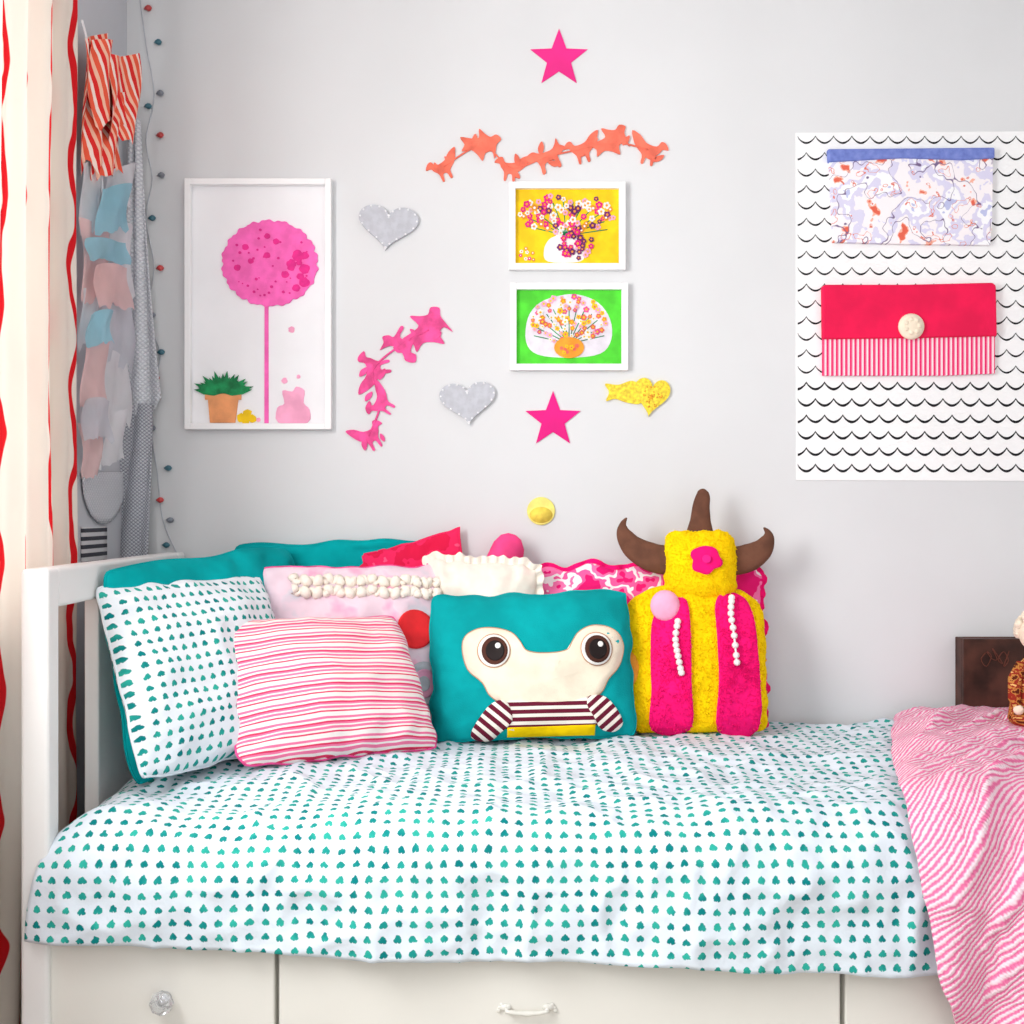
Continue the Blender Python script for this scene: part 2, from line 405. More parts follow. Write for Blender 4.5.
# ------------------------------------------------------------------ duvet
YB, YF, RD = -.02, -.845, .13
FL = YB - YF; AL = RD * math.pi / 2
def bedpos(X, s, off=0.0):
    """point on the bed covering: s = length from the wall over the top and down the front"""
    zt = .603 - .018 * min(1, max(0, s / FL))
    if s <= FL:
        p = Vector((X, YB - s, zt)); n = Vector((0, 0, 1))
    elif s <= FL + AL:
        a = (s - FL) / RD
        p = Vector((X, YF - RD * math.sin(a), zt - RD + RD * math.cos(a))); n = Vector((0, -math.sin(a), math.cos(a)))
    else:
        h = s - FL - AL
        p = Vector((X, YF - RD - .012 * math.sin(min(1, h / .2) * math.pi * .5), zt - RD - h)); n = Vector((0, -1, 0))
    return p + n * off, n
def puff(X, s):
    a = .016 * noise.noise(Vector((X * 3.1, s * 4.5, 1.3))) + .008 * noise.noise(Vector((X * 9, s * 8, 5.1))) + .0048 * noise.noise(Vector((X * 24, s * 20, 9.)))
    r = 1 - abs(noise.noise(Vector((X * 5 + s * 3, s * 6 - X * 2, 21.))))
    r2 = 1 - abs(noise.noise(Vector((X * 11 - s * 5, s * 12 + X * 4, 31.))))
    return a + .009 * (r ** 6) + .005 * r2 ** 5
def hem(X):
    t = (X + .9) / 1.67
    return .366 - .060 * min(1.3, t ** .7 if t > 0 else 0) + .004 * math.sin(X * 7) + .002 * math.sin(X * 23)
bm = bmesh.new(); uvl = bm.loops.layers.uv.verify()
NU, NV = 320, 150
grid = []; uvs = {}
for i in range(NU + 1):
    u = i / NU; row = []
    for j in range(NV + 1):
        v = j / NV
        Xa = -.9 + u * 2.3
        Ls = FL + AL + (.585 - RD - hem(Xa))
        s = v * Ls
        k = max(0, (s - FL * .9) / (Ls - FL * .9))
        xl = -.858 - .058 * (k * k * (3 - 2 * k))
        X = xl + u * (1.40 - xl)
        p, n = bedpos(X, s)
        h = max(0, s - FL - AL)
        amp = puff(X, s)
        amp += .007 * min(1, h / .08) * math.sin(X * 21 + 2.5 * noise.noise(Vector((X * 2, 0, 3))))
        e = max(0, 1 - (X - xl) / .07)
        wv = min(1, max(0, (s - FL) / AL)); wv = wv * wv * (3 - 2 * wv)
        p = p + n * amp * (1 - .7 * e)
        p.z -= .03 * e * e * (1 - wv)
        p.y += .008 * e * e * wv
        vtx = bm.verts.new(p); uvs[vtx] = (X, -s); row.append(vtx)
    grid.append(row)
for i in range(NU):
    for j in range(NV):
        f = bm.faces.new((grid[i][j], grid[i + 1][j], grid[i + 1][j + 1], grid[i][j + 1]))
        for l in f.loops: l[uvl].uv = uvs[l.vert]
duvet = obj('duvet', bm, W['marks'])
m = duvet.modifiers.new('thickness', 'SOLIDIFY'); m.thickness = .014; m.offset = -1
tag(duvet, 'white duvet with rows of teal brush marks spread over the bed', 'duvet')

# ------------------------------------------------------------------ throw
bm = bmesh.new(); uvl = bm.loops.layers.uv.verify()
NU, NV = 150, 220
LT = FL + AL + .36
grid = []; uvs = {}
for i in range(NU + 1):
    u = i / NU; row = []
    for j in range(NV + 1):
        s = .03 + j / NV * (LT - .03)
        if s < FL: xl = 1.050 - .275 * (s / FL) ** .8
        else:
            h = s - FL
            xl = .775 - .015 * math.sin(min(1, h / .25) * math.pi) + .35 * max(0, h - .25) ** 1.3
        xl += .010 * noise.noise(Vector((0, s * 9, 2)))
        X = xl + u * (1.43 - xl)
        p, n = bedpos(X, s)
        h = max(0, s - FL - AL)
        fr = min(1, s / .3)
        amp = puff(X, s) * .8 + .024 + .006 * fr
        q = X * 6 + s * 5
        amp += .022 * (noise.noise(Vector((q, s * 3 - X * 2, 7))) + .3) * min(1, u * 6) * (.3 + .7 * fr)
        amp += .022 * (1 - abs(noise.noise(Vector((q * 1.5, s * 2.0, 17))))) ** 4 * min(1, u * 6) * (.3 + .7 * fr)
        amp += .026 * min(1, h / .1) * math.sin(X * 30 + s * 8 + 2 * noise.noise(Vector((X * 4, s * 3, 1))))
        amp -= .010 * max(0, 1 - u * 14) ** 2
        p = p + n * amp
        vtx = bm.verts.new(p); uvs[vtx] = (X, -s); row.append(vtx)
    grid.append(row)
for i in range(NU):
    for j in range(NV):
        f = bm.faces.new((grid[i][j], grid[i + 1][j], grid[i + 1][j + 1], grid[i][j + 1]))
        for l in f.loops: l[uvl].uv = uvs[l.vert]
th = obj('throw_blanket', bm, W['throw'])
m = th.modifiers.new('thickness', 'SOLIDIFY'); m.thickness = .010; m.offset = -1
tag(th, 'pink and white striped throw draped over the foot of the bed', 'throw')

# ------------------------------------------------------------------ cushions
class Cushion:
    def __init__(s, w, h, t, pinch=.04, pw=.5, wr=.012, seed=0, rc=.055, edge=.006, shear=0, slope=0, ef=6):
        s.w, s.h, s.t, s.pinch, s.pw, s.wr, s.seed, s.rc, s.edge, s.shear, s.slope, s.ef = w, h, t, pinch, pw, wr, seed, rc, edge, shear, slope, ef
    def xy(s, a, b):
        c = s.rc * (a * a * b * b) ** 3
        ex = s.edge * noise.noise(Vector((a * 1.5, b * s.ef, s.seed + 30))) * abs(a) ** 4
        ey = s.edge * noise.noise(Vector((a * s.ef, b * 1.5, s.seed + 40))) * abs(b) ** 4
        x, y = s.w / 2 * a * (1 - s.pinch * (1 - b * b) - c) + ex, s.h / 2 + s.h / 2 * b * (1 - s.pinch * (1 - a * a) - c) + ey
        if s.slope: y -= s.slope * ((b + 1) / 2) ** 2 * a * a
        return x + s.shear * y, y
    def z(s, a, b):
        x, y = s.xy(a, b)
        q = max(0, 1 - a ** 2) * max(0, 1 - b ** 2)
        base = q ** s.pw * s.t / 2
        edge = min(1, q * 7)
        rim = (1 - min(1, q * 2.2))
        wv = noise.noise(Vector((x * 6, y * 6, s.seed))) + .6 * noise.noise(Vector((x * 14, y * 14, s.seed + 4)))
        r = math.atan2(b, a)
        cr = noise.noise(Vector((r * 5.5, s.seed * 1.7, math.hypot(a, b) * .8)))
        fold = (1 - abs(noise.noise(Vector((x * 5 + y * 4, y * 7 - x * 3, s.seed + 60))))) ** 5
        return base + edge * s.wr * (wv + 1.1 * cr * rim + .6 * fold + .5 * rim * noise.noise(Vector((x * 34, y * 34, s.seed + 9))))
    def inv(s, x, y):
        a, b = (x - s.shear * y) / (s.w / 2), (y - s.h / 2) / (s.h / 2)
        for _ in range(14):
            a = max(-1, min(1, a)); b = max(-1, min(1, b))
            X, Y = s.xy(a, b)
            a += (x - X) / (s.w / 2); b += (y - Y) / (s.h / 2)
        return max(-1, min(1, a)), max(-1, min(1, b))
    def front(s, x, y): return s.z(*s.inv(x, y))
    def bm(s, n=56):
        bm = bmesh.new(); uvl = bm.loops.layers.uv.verify()
        for side in (1, -1):
            g = []
            for i in range(n + 1):
                a = math.sin(math.pi / 2 * (2 * i / n - 1)); r = []
                for j in range(n + 1):
                    b = math.sin(math.pi / 2 * (2 * j / n - 1))
                    x, y = s.xy(a, b)
                    r.append(bm.verts.new((x, y, s.z(a, b) if side > 0 else -.6 * s.z(a, b))))
                g.append(r)
            for i in range(n):
                for j in range(n):
                    q = (g[i][j], g[i + 1][j], g[i + 1][j + 1], g[i][j + 1])
                    f = bm.faces.new(q if side > 0 else q[::-1])
                    for l in f.loops: l[uvl].uv = (l.vert.co.x - s.shear * l.vert.co.y, l.vert.co.y)
        bmesh.ops.remove_doubles(bm, verts=bm.verts[:], dist=1e-5)
        return bm
    def piping(s, r=.0035, n=40):
        b = bmesh.new(); pp = []
        for k in range(4 * n):
            e, t = divmod(k, n); t = 2 * t / n - 1
            a, c = ((t, -1), (1, t), (-t, 1), (-1, -t))[e]
            x, y = s.xy(a, c); pp.append((x, y, 0))
        pp.append(pp[0]); tube(b, pp, r, 8); return b
    def ruffle(s, depth=.03, n=70):
        """gathered frill standing out from the seam"""
        b = bmesh.new(); inner, outer = [], []
        for k in range(4 * n):
            e, t = divmod(k, n); t = 2 * t / n - 1
            a, c = ((t, -1), (1, t), (-t, 1), (-1, -t))[e]
            x, y = s.xy(a, c); d = Vector((a ** 5, c ** 5, 0)); d.normalize()
            w_ = math.sin(k * .9)
            inner.append(b.verts.new((x - d.x * .004, y - d.y * .004, 0)))
            outer.append(b.verts.new((x + d.x * depth * (.85 + .12 * w_), max(0, y + d.y * depth * (.85 + .12 * w_)), .010 * math.sin(k * 1.1) + .004 * math.sin(k * 2.3))))
        for k in range(4 * n):
            j = (k + 1) % (4 * n); b.faces.new((inner[k], inner[j], outer[j], outer[k]))
        return b
def place(base, yaw=0, lean=10, roll=0):
    return Matrix.Translation(Vector(base)) @ Matrix.Rotation(R(yaw), 4, 'Z') @ Matrix.Rotation(R(90 - lean), 4, 'X') @ Matrix.Rotation(R(roll), 4, 'Z')
def cushion(cu, m, M, label, name='cushion', cat='cushion', pip=None, ruf=None):
    root = thing(name, label, cat, M)
    obj('cover', cu.bm(), m, root)
    if ruf: obj('ruffle', cu.ruffle(ruf), pip or m, root)
    else: obj('piping', cu.piping(), pip or m, root)
    return root
def patch(parent, cu, name, pts, m, lift=.003, rings=7, label=None, step=.008, tufts=0, ctr=None):
    pts = densify([Vector((p[0], p[1])) for p in pts], step)
    cx = sum(p[0] for p in pts) / len(pts); cy = sum(p[1] for p in pts) / len(pts)
    if ctr: cx, cy = ctr
    bm = bmesh.new(); uvl = bm.loops.layers.uv.verify(); n = len(pts)
    prev = None
    for k in range(rings + 1):
        q = 1 - k / rings
        if k == rings:
            c = bm.verts.new((cx, cy, cu.front(cx, cy) + lift))
            for i in range(n): bm.faces.new((prev[i], prev[(i + 1) % n], c))
            break
        r = []
        for p in pts:
            x, y = cx + (p[0] - cx) * q, cy + (p[1] - cy) * q
            r.append(bm.verts.new((x, y, cu.front(x, y) + lift)))
        if prev is None:
            sk = [bm.verts.new((p[0], p[1], cu.front(p[0], p[1]) - .004)) for p in pts]
            for i in range(n): bm.faces.new((sk[i], sk[(i + 1) % n], r[(i + 1) % n], r[i]))
        else:
            for i in range(n): bm.faces.new((prev[i], prev[(i + 1) % n], r[(i + 1) % n], r[i]))
        prev = r
    rnd = random.Random(len(pts))
    for _ in range(tufts):
        p = pts[rnd.randrange(n)]; q = rnd.random() ** .7
        x, y = cx + (p[0] - cx) * q, cy + (p[1] - cy) * q
        tuft(bm, Vector((x, y, cu.front(x, y) + lift)), rnd)
    for f in bm.faces:
        for l in f.loops: l[uvl].uv = (l.vert.co.x, l.vert.co.y)
    o = obj(name, bm, m, parent)
    if label: o['label'] = label
    return o
ZB = .603
# teal pillow leaning in the headboard corner
cushion(Cushion(.70, .475, .10, .01, .42, .020, 3, edge=.016, rc=.07, ef=2.5), W['teal'], place((-.655, -.395, ZB), 65, 9, 2), 'long plain teal pillow leaning between headboard and dotted pillow', 'pillow', 'pillow')
# second teal pillow along the wall
cushion(Cushion(.54, .486, .09, .01, .42, .022, 8, edge=.016, rc=.08, ef=2.5), W['teal'], place((-.47, -.060, ZB), 3, 3, .8), 'plain teal pillow standing against the wall behind the pale pink cushion', 'pillow', 'pillow')
# dotted pillow
cushion(Cushion(.51, .425, .17, .03, .5, .015, 12, edge=.008, ef=4), W['marks_small'], place((-.627, -.565, ZB + .014), 59, 20, 0), 'white pillow with teal brush marks matching the duvet', 'pillow', 'pillow')
# pink striped cushion
cushion(Cushion(.500, .350, .20, .035, .5, .014, 21, shear=-.14, edge=.008, ef=4), W['pinkstripe'], place((-.380, -.492, ZB + .002), 32, 27, -1), 'pink and white striped cushion in front of the white teal marked pillow', pip=W['garpink'])
# red pink cushion at the wall
cushion(Cushion(.42, .47, .09, .07, .45, .016, 31, rc=.0), W['redprint'], place((-.25, -.066, ZB + .02), 0, 4, 12), 'red cushion with pointed corner peeking up behind the pale cushions')
# pale pink cushion
cu = Cushion(.52, .44, .15, .04, .48, .015, 41, edge=.010, ef=4)
root = thing('cushion', 'pale pink cushion with white ruffles, red circle and grey rings', 'cushion', place((-.375, -.240, ZB), 18, 10))
obj('cover', cu.bm(), W['palecush'], root); obj('piping', cu.piping(), W['garpink'], root)
patch(root, cu, 'red_circle', ell(.133, .265, .050, .050), W['red'], .004)
patch(root, cu, 'ring_print', ell(.150, .128, .052, .055), W['grey'], .004)
patch(root, cu, 'ring_print', ell(.150, .128, .034, .036), W['palepink'], .006)
patch(root, cu, 'ring_print', ell(.150, .128, .017, .019), W['grey'], .008)
for k in range(2):
    bm = bmesh.new(); rp = []
    for i in range(120):
        x = -.17 + .37 * i / 119; y = .398 - .030 * k - .012 * i / 119 + .007 * math.sin(i * .9 + k)
        rp.append((x, y, cu.front(x, y) + .003 + .005 * math.sin(i * 1.3 + k)))
    tube(bm, rp, [.009 + .005 * math.sin(i * .7 + k) for i in range(120)], 8)
    obj('ruffle', bm, W['lace'], root)
# pink rounded bolster
bm = bmesh.new()
a, b = P(468, 700, -.06), P(512, 534, -.06)
tube(bm, [a.lerp(b, t) for t in (0, .02, .06, .15, .4, .7, .85, .93, .98, 1.0)], [.015, .03, .042, .05, .05, .05, .049, .042, .028, .01], 20)
tag(obj('cushion', bm, W['velvet']), 'small rounded hot pink bolster tip tilted behind the white lace cushion', 'cushion')
# white lace cushion
cushion(Cushion(.285, .445, .13, .05, .48, .018, 51, edge=.014, ef=4), W['lace'], place((-.100, -.155, ZB), -3, 5, -3), 'cream lace cushion with faint pink print behind the teal face cushion', ruf=.022)
# magenta print cushion
cushion(Cushion(.62, .430, .12, .05, .45, .020, 61, edge=.018, ef=5), W['magprint'], place((.36, -.09, ZB), 0, 5, 0), 'long magenta and white print cushion behind the horned plush toy', pip=W['pfur'], ruf=.014)

# teal face cushion
cu = Cushion(.515, .368, .18, .035, .5, .012, 71, edge=.010, ef=4)
fs = .00248
root = thing('cushion', 'teal cushion with a cream big eyed face and striped sweater', 'cushion', place((P(534, 742, -.265).x, -.265, ZB + .002), 2, 12, 1.0))
def fp(px, py): return ((px - 534) * fs, (743 - py) * fs * 1.02)
obj('cover', cu.bm(), W['teal2'], root); obj('piping', cu.piping(), W['teal'], root)
pts = spline([fp(*q) for q in [(464, 656), (467, 643), (480, 636), (498, 636), (513, 641), (521, 650), (526, 658), (536, 661), (547, 661.5), (558, 661), (568, 658), (573, 650), (580, 641), (593, 635), (609, 636), (621, 644), (625, 658), (620, 674), (608, 687), (600, 700), (582, 709), (540, 711), (508, 710), (491, 701), (483, 688), (469, 675)]], 5)
face = patch(root, cu, 'face', pts, W['facecream'], .004, ctr=fp(546, 688))
bm = bmesh.new(); sp = [(q[0] * 1.0, q[1], cu.front(q[0], q[1]) + .0035) for q in pts]; sp.append(sp[0]); tube(bm, sp, .0013, 6); obj('stitching', bm, W['tan'], face)
for ex, ey in ((495, 658), (597, 658)):
    x, y = fp(ex, ey)
    e = patch(root, cu, 'eye', ell(x, y, .041, .042), W['tan'], .0058)
    patch(e, cu, 'eye_white', ell(x, y, .0385, .0395), W['artwhite'], .0066)
    patch(e, cu, 'iris', ell(x + .002, y, .032, .034), W['brown'], .0076); patch(e, cu, 'pupil', ell(x + .003, y, .023, .025), W['black'], .0084)
    patch(e, cu, 'highlight', ell(x + .010, y + .012, .007, .007, 14), W['artwhite'], .0096, 3)
patch(root, cu, 'sweater', spline([fp(*q) for q in [(508, 706), (530, 707), (550, 708), (572, 707), (590, 704), (594, 716), (595, 731), (550, 734), (507, 733), (505, 718)]], 4), W['sweater'], .006)
patch(root, cu, 'trousers', [fp(*q) for q in [(507, 731), (594, 730), (594, 740), (507, 740)]], W['yfur'], .007, 5)
def arm(pts, ang):
    m = stripes_mat('arm_stripes', .02, [(0, (245, 235, 225)), (.45, (108, 30, 52)), (1, (108, 30, 52))], ang=ang)
    patch(root, cu, 'arm', spline([fp(*q) for q in pts], 5), m, .008)
arm([(506, 706), (492, 708), (479, 722), (471, 736), (476, 742), (490, 743), (500, 736), (512, 724)], 40)
arm([(588, 703), (602, 703), (613, 712), (622, 728), (614, 737), (600, 734), (592, 722), (586, 712)], -40)

# horned plush toy
s_ = .00256
root = thing('plush_toy', 'yellow and magenta plush monster with three brown horns', 'toy', place((P(697, 730, -.185).x, -.185, ZB + .004), 0, 9, 0))
def mp(px, py): return ((px - 697) * s_, (731 - py) * s_)
rnd = random.Random(77)
cu = Cushion(.365, .385, .14, .01, .45, .010, 81, slope=.045, rc=.07)
b = cu.bm()
for _ in range(4000):
    a_, b_ = rnd.uniform(-.985, .985), rnd.uniform(-.985, .985); x, y = cu.xy(a_, b_)
    tuft(b, Vector((x, y, cu.z(a_, b_))), rnd)
obj('body', b, W['yfur'], root)
patch(root, cu, 'panel', spline([mp(*q) for q in [(651, 728), (650, 690), (650, 645), (654, 616), (668, 602), (682, 598), (688, 612), (688, 680), (688, 728)]], 4), W['pfur'], .010, 9, tufts=1200)
patch(root, cu, 'panel', spline([mp(*q) for q in [(716, 728), (716, 680), (715, 632), (715, 604), (724, 592), (738, 593), (750, 606), (755, 640), (756, 728)]], 4), W['pfur'], .010, 9, tufts=1300)
hc = mp(703, 564)
hcu = Cushion(.180, .175, .13, -.05, .46, .006, 85, rc=.08)
class Off:
    def front(s, x, y): return hcu.front(x - hc[0], y - hc[1] + .0875) + .012
b = hcu.bm(30)
for _ in range(1200):
    a_, b_ = rnd.uniform(-.985, .985), rnd.uniform(-.985, .985); x, y = hcu.xy(a_, b_)
    tuft(b, Vector((x, y, hcu.z(a_, b_))), rnd)
for v in b.verts: v.co += Vector((hc[0], hc[1] - .0875, .012))
obj('head', b, W['yfur'], root)
patch(root, Off(), 'flower', ell(*mp(705, 561), .038, .036, 40, .10, 3), W['pfur'], .010)
patch(root, Off(), 'flower_center', ell(*mp(705, 561), .011, .011), W['magenta'], .016)
def horn(pl, rl):
    b = bmesh.new()
    pp = spline([(mp(*q)[0], mp(*q)[1], .012) for q in pl], 6, False)
    n = len(pp); rr = []
    for i in range(n):
        t = i / (n - 1) * (len(rl) - 1); k = min(int(t), len(rl) - 2)
        rr.append((rl[k] + (rl[k + 1] - rl[k]) * (t - k)) * s_)
    tube(b, pp, rr, 16)
    for v in b.verts: v.co.z = .012 + (v.co.z - .012) * .55
    obj('horn', b, W['horn'], root)
horn([(682, 556), (666, 558), (651, 554), (636, 545), (627, 532), (626, 522), (630, 515)], [15, 15, 14.5, 12, 8, 3.5, .6])
horn([(724, 557), (740, 559), (755, 555), (767, 547), (773, 537), (773, 530), (769, 525)], [14.5, 14.5, 14, 11, 7, 3.5, .6])
horn([(703, 548), (704, 534), (705, 518), (706, 504), (708, 494), (708.5, 488), (709, 485)], [24, 15, 10.5, 8.8, 7.6, 5.5, 1.2])
for pl in ([(676, 622), (673, 640), (675, 656), (678, 672)], [(731, 598), (729, 614), (731, 636), (733, 662)]):
    pp = spline([(mp(*q)[0], mp(*q)[1]) for q in pl], 3, False)
    b = bmesh.new(); zz = [cu.front(q[0], q[1]) + .018 for q in pp]
    for q, z in zip(pp, zz): ball(b, (q[0], q[1], z), .0088, seg=10)
    tube(b, [(q[0], q[1], z) for q, z in zip(pp, zz)], .003, 6)
    obj('bead_string', b, W['bead'], root)
b = bmesh.new()
q = mp(665, 606); ball(b, (q[0], q[1], .060), .038, 1, 1.05, .5, seg=20)
obj('pompom', b, W['palepink'], root)
b = bmesh.new()
q = mp(632, 668); ball(b, (q[0], q[1], .03), .03, .8, 1.5, .5, seg=20)
obj('paw', b, W['orange'], root)

# ------------------------------------------------------------------ box and doll at the foot
hw, hd, bh = .120, .03, .222
bx = thing('storage_box', 'dark brown wooden box with carved scribble at the foot of the bed', 'box', Matrix.Translation((1.195 + hw, -.034, .612)))
for nm, q in (('front_panel', (-hw, hw, -hd, -hd + .012, 0, bh)), ('back_panel', (-hw, hw, hd - .012, hd, 0, bh)),
              ('side_panel', (-hw, -hw + .012, -hd + .012, hd - .012, 0, bh)), ('side_panel', (hw - .012, hw, -hd + .012, hd - .012, 0, bh)),
              ('lid', (-hw + .012, hw - .012, -hd + .012, hd - .012, bh - .014, bh - .002))):
    b = bmesh.new(); box(b, *q); bevel(obj(nm, b, W['wood'], bx, smooth=False), .002)
b = bmesh.new()
rnd = random.Random(4)
pp = [(-.075 + .06 * i / 12 + .01 * math.sin(i * 2.1), -hd - .001, .175 + .02 * math.sin(i * 1.7) + .01 * rnd.uniform(-1, 1)) for i in range(16)]
tube(b, spline(pp, 4, False), .0013, 6)
obj('carving', b, W['carve'], bx)

dl = thing('doll', 'pale curly haired cloth doll in red brown patterned dress beside dark box', 'doll', Matrix.Translation((1.285, -.30, .642)))
b = bmesh.new()
tube(b, [(0, 0, 0), (0, 0, .02), (0, 0, .07), (0, 0, .12), (0, 0, .16), (0, 0, .185)], [.055, .068, .06, .048, .038, .016], 20)
uvl = b.loops.layers.uv.verify()
for f in b.faces:
    for l in f.loops: l[uvl].uv = (l.vert.co.x + l.vert.co.y, l.vert.co.z)
obj('dress', b, W['dress'], dl)
b = bmesh.new(); tube(b, [(0, 0, .17), (0, 0, .20)], .014, 12); ball(b, (0, 0, .232), .043, 1, .95, 1.08, seg=24); obj('head', b, W['skin'], dl)
b = bmesh.new()
rnd = random.Random(9)
for i in range(70):
    a = rnd.uniform(0, 6.28); e = rnd.uniform(-.3, 1.5)
    d = Vector((math.cos(a) * math.cos(e), math.sin(a) * math.cos(e), math.sin(e)))
    if d.y < -.35 and d.z < .55: continue
    ball(b, (d.x * .042, d.y * .042, .236 + d.z * .046), .0135, seg=8)
obj('hair', b, W['curls'], dl)
for s in (-1, 1):
    b = bmesh.new(); tube(b, [(s * .035, 0, .155), (s * .058, -.01, .12), (s * .066, -.025, .075), (s * .062, -.035, .055)], [.016, .017, .015, .008], 12)
    uvl = b.loops.layers.uv.verify()
    for f in b.faces:
        for l in f.loops: l[uvl].uv = (l.vert.co.x, l.vert.co.z)
    obj('sleeve', b, W['dress'], dl)
    b = bmesh.new(); ball(b, (s * .061, -.037, .05), .0125, seg=12); obj('hand', b, W['skin'], dl)
    b = bmesh.new(); ball(b, (s * .015, -.041, .24), .005, seg=10); obj('eye', b, W['black'], dl)
    b = bmesh.new(); tube(b, [(s * .03, -.03, .02), (s * .034, -.075, .022), (s * .036, -.11, .02), (s * .036, -.125, .03)], [.018, .017, .015, .013], 12); obj('leg', b, W['skin'], dl)
b = bmesh.new(); tube(b, [(-.012, -.04, .214), (0, -.0425, .21), (.012, -.04, .214)], .002, 8); obj('mouth', b, W['red'], dl)

# ------------------------------------------------------------------ wall pieces
def flat(name, cx, cy, pts, m, label, cat, th=.003, group=None):
    w = Wall(cx, cy); b = bmesh.new(); slab(b, w.pts(pts), 0, th)
    return tag(obj(name, b, m, smooth=False, M=w.M), label, cat, group)
flat('wall_star', 559, 57, star(559, 59, 30), W['pink'], 'pink star on the wall above the coral garland', 'star')
flat('wall_star', 553, 418, star(553, 420, 29), W['magenta'], 'magenta star on the wall below the green picture', 'star')

def heart_felt(cx, cy, w_, h_, rot, label):
    w = Wall(cx, cy); t = thing('felt_heart', label, 'heart', w.M)
    b = bmesh.new(); hp = heart(0, 0, w_ * w.s, h_ * w.s, R(rot)); slab(b, hp, 0, .012); bevel(obj('heart_body', b, W['grey'], t), .004)
    b = bmesh.new()
    hi = densify([Vector(q) * .95 for q in hp], .0075)
    for q in hi[::2]: ball(b, (q.x, q.y, .0122), .0030, 1, 1, .6, seg=8)
    obj('stitching', b, W['stitch'], t)
heart_felt(388, 229, 60, 44, -6, 'grey felt heart beside the large framed pink tree')
heart_felt(468, 404, 56, 42, 4, 'grey felt heart left of the magenta star')

BIRD = [(1, .22), (.78, .5), (.55, .52), (.38, .25), (-.15, .3), (-.55, .62), (-1, .75), (-.82, .3), (-.6, 0), (-.25, -.3), (-.22, -.7), (-.08, -.72), (-.02, -.38), (.2, -.36), (.28, -.72), (.4, -.7), (.42, -.28), (.62, 0), (.72, .18)]
FOX = [(1, .1), (.8, .3), (.78, .65), (.6, .42), (.3, .22), (-.3, .3), (-.6, .5), (-1.05, .35), (-.9, .05), (-.6, .05), (-.5, -.3), (-.55, -.7), (-.38, -.7), (-.25, -.3), (.25, -.28), (.3, -.7), (.48, -.68), (.5, -.15), (.75, -.1)]
DOVE = [(1, .15), (.8, .42), (.5, .35), (.25, .55), (.0, .85), (-.1, .4), (-.5, .45), (-1, .6), (-.85, .2), (-1.05, -.1), (-.6, -.1), (-.3, -.4), (-.1, -.75), (.1, -.4), (.45, -.38), (.5, -.75), (.62, -.4), (.75, -.05)]
LEAF = [(-1, 0), (-.3, .35), (.4, .28), (1, 0), (.35, -.3), (-.4, -.28)]
def cutout(w, parent, name, cx, cy, s, rot, flip, shape, m, z=0.0, sy=1.0):
    b = bmesh.new(); c, si = math.cos(R(rot)), math.sin(R(rot)); pts = []
    for x, y in shape:
        x *= s * flip; y *= s * sy
        pts.append(w.p(cx + x * c - y * si, cy - (x * si + y * c)))
    pts = spline(pts, 3); slab(b, pts, z, z + .004); return obj(name, b, m, parent, smooth=False)
def garland(w, t, cl, m, sy, cr, seed):
    for i, (x, y, s, r_, f, sh) in enumerate(cl): cutout(w, t, 'animal_cutout', x, y, s, r_, f, sh, m, .001 * (i % 2), sy)
    rnd = random.Random(seed)
    for i, (x, y, s, r_, f, sh) in enumerate(cl):
        for k in range(2):
            cutout(w, t, 'leaf_cutout', x + rnd.uniform(-15, 15), y + rnd.uniform(-9, 9), rnd.uniform(4, 7), rnd.uniform(0, 180), 1, LEAF, m, .0015, 1.3)
    b = bmesh.new(); tube(b, spline([(*w.p(x, y), .003) for x, y, *_ in cl], 5, False), cr, 6); obj('cord', b, m, t)
w = Wall(548, 155); t = thing('bird_garland', 'coral garland of little cut out animals below the pink star', 'garland', w.M)
garland(w, t, [(444, 167, 18, 25, -1, BIRD), (482, 146, 20, 10, 1, DOVE), (512, 168, 18, -5, -1, BIRD), (547, 157, 20, 25, 1, FOX), (583, 149, 19, 15, -1, BIRD), (612, 142, 20, 40, 1, DOVE), (648, 150, 20, -14, 1, BIRD)], W['coral'], 1.0, .0025, 3)
w = Wall(400, 380); t = thing('bird_garland', 'hot pink curved garland of cut out animals beside the grey heart', 'garland', w.M)
garland(w, t, [(429, 330, 24, 55, 1, DOVE), (401, 345, 20, 150, 1, FOX), (373, 371, 21, 100, 1, BIRD), (381, 402, 17, 60, -1, BIRD), (369, 436, 18, 30, 1, BIRD)], W['garpink'], 1.15, .003, 6)
# gold winged heart
w = Wall(638, 397); t = thing('wall_cutout', 'glittery gold heart cutout with a tail right of the magenta star', 'cutout', w.M)
b = bmesh.new(); slab(b, heart(*w.p(651, 398), 36 * w.s, 38 * w.s, R(-8)), 0, .008); bevel(obj('heart_body', b, W['gold'], t), .002)
b = bmesh.new(); slab(b, spline(w.pts([(605, 384), (618, 385), (632, 381), (642, 388), (641, 403), (628, 403), (615, 399), (606, 401), (609, 392)]), 5), 0, .006); obj('tail', b, W['gold'], t, smooth=False)
b = bmesh.new(); rnd = random.Random(5)
for i in range(36):
    a, r_ = rnd.uniform(0, 6.28), rnd.uniform(0, 12); q = w.p(651 + r_ * math.cos(a), 397 + r_ * math.sin(a) * .9)
    ball(b, (q[0], q[1], .0085), .0022, seg=6)
obj('glitter', b, W['orange'], t)
w = Wall(541, 511); t = thing('wall_disc', 'small round pale yellow paper disc above the cushions', 'disc', w.M)
b = bmesh.new(); slab(b, ell(0, 0, 14 * w.s, 14 * w.s, 36), 0, .006); bevel(obj('disc_body', b, W['lemon'], t), .002)
b = bmesh.new(); slab(b, ell(0, -4 * w.s, 11.5 * w.s, 8 * w.s, 30), .004, .0066); obj('lower_patch', b, W['lemon2'], t)  # slightly deeper yellow oval towards the bottom of the disc

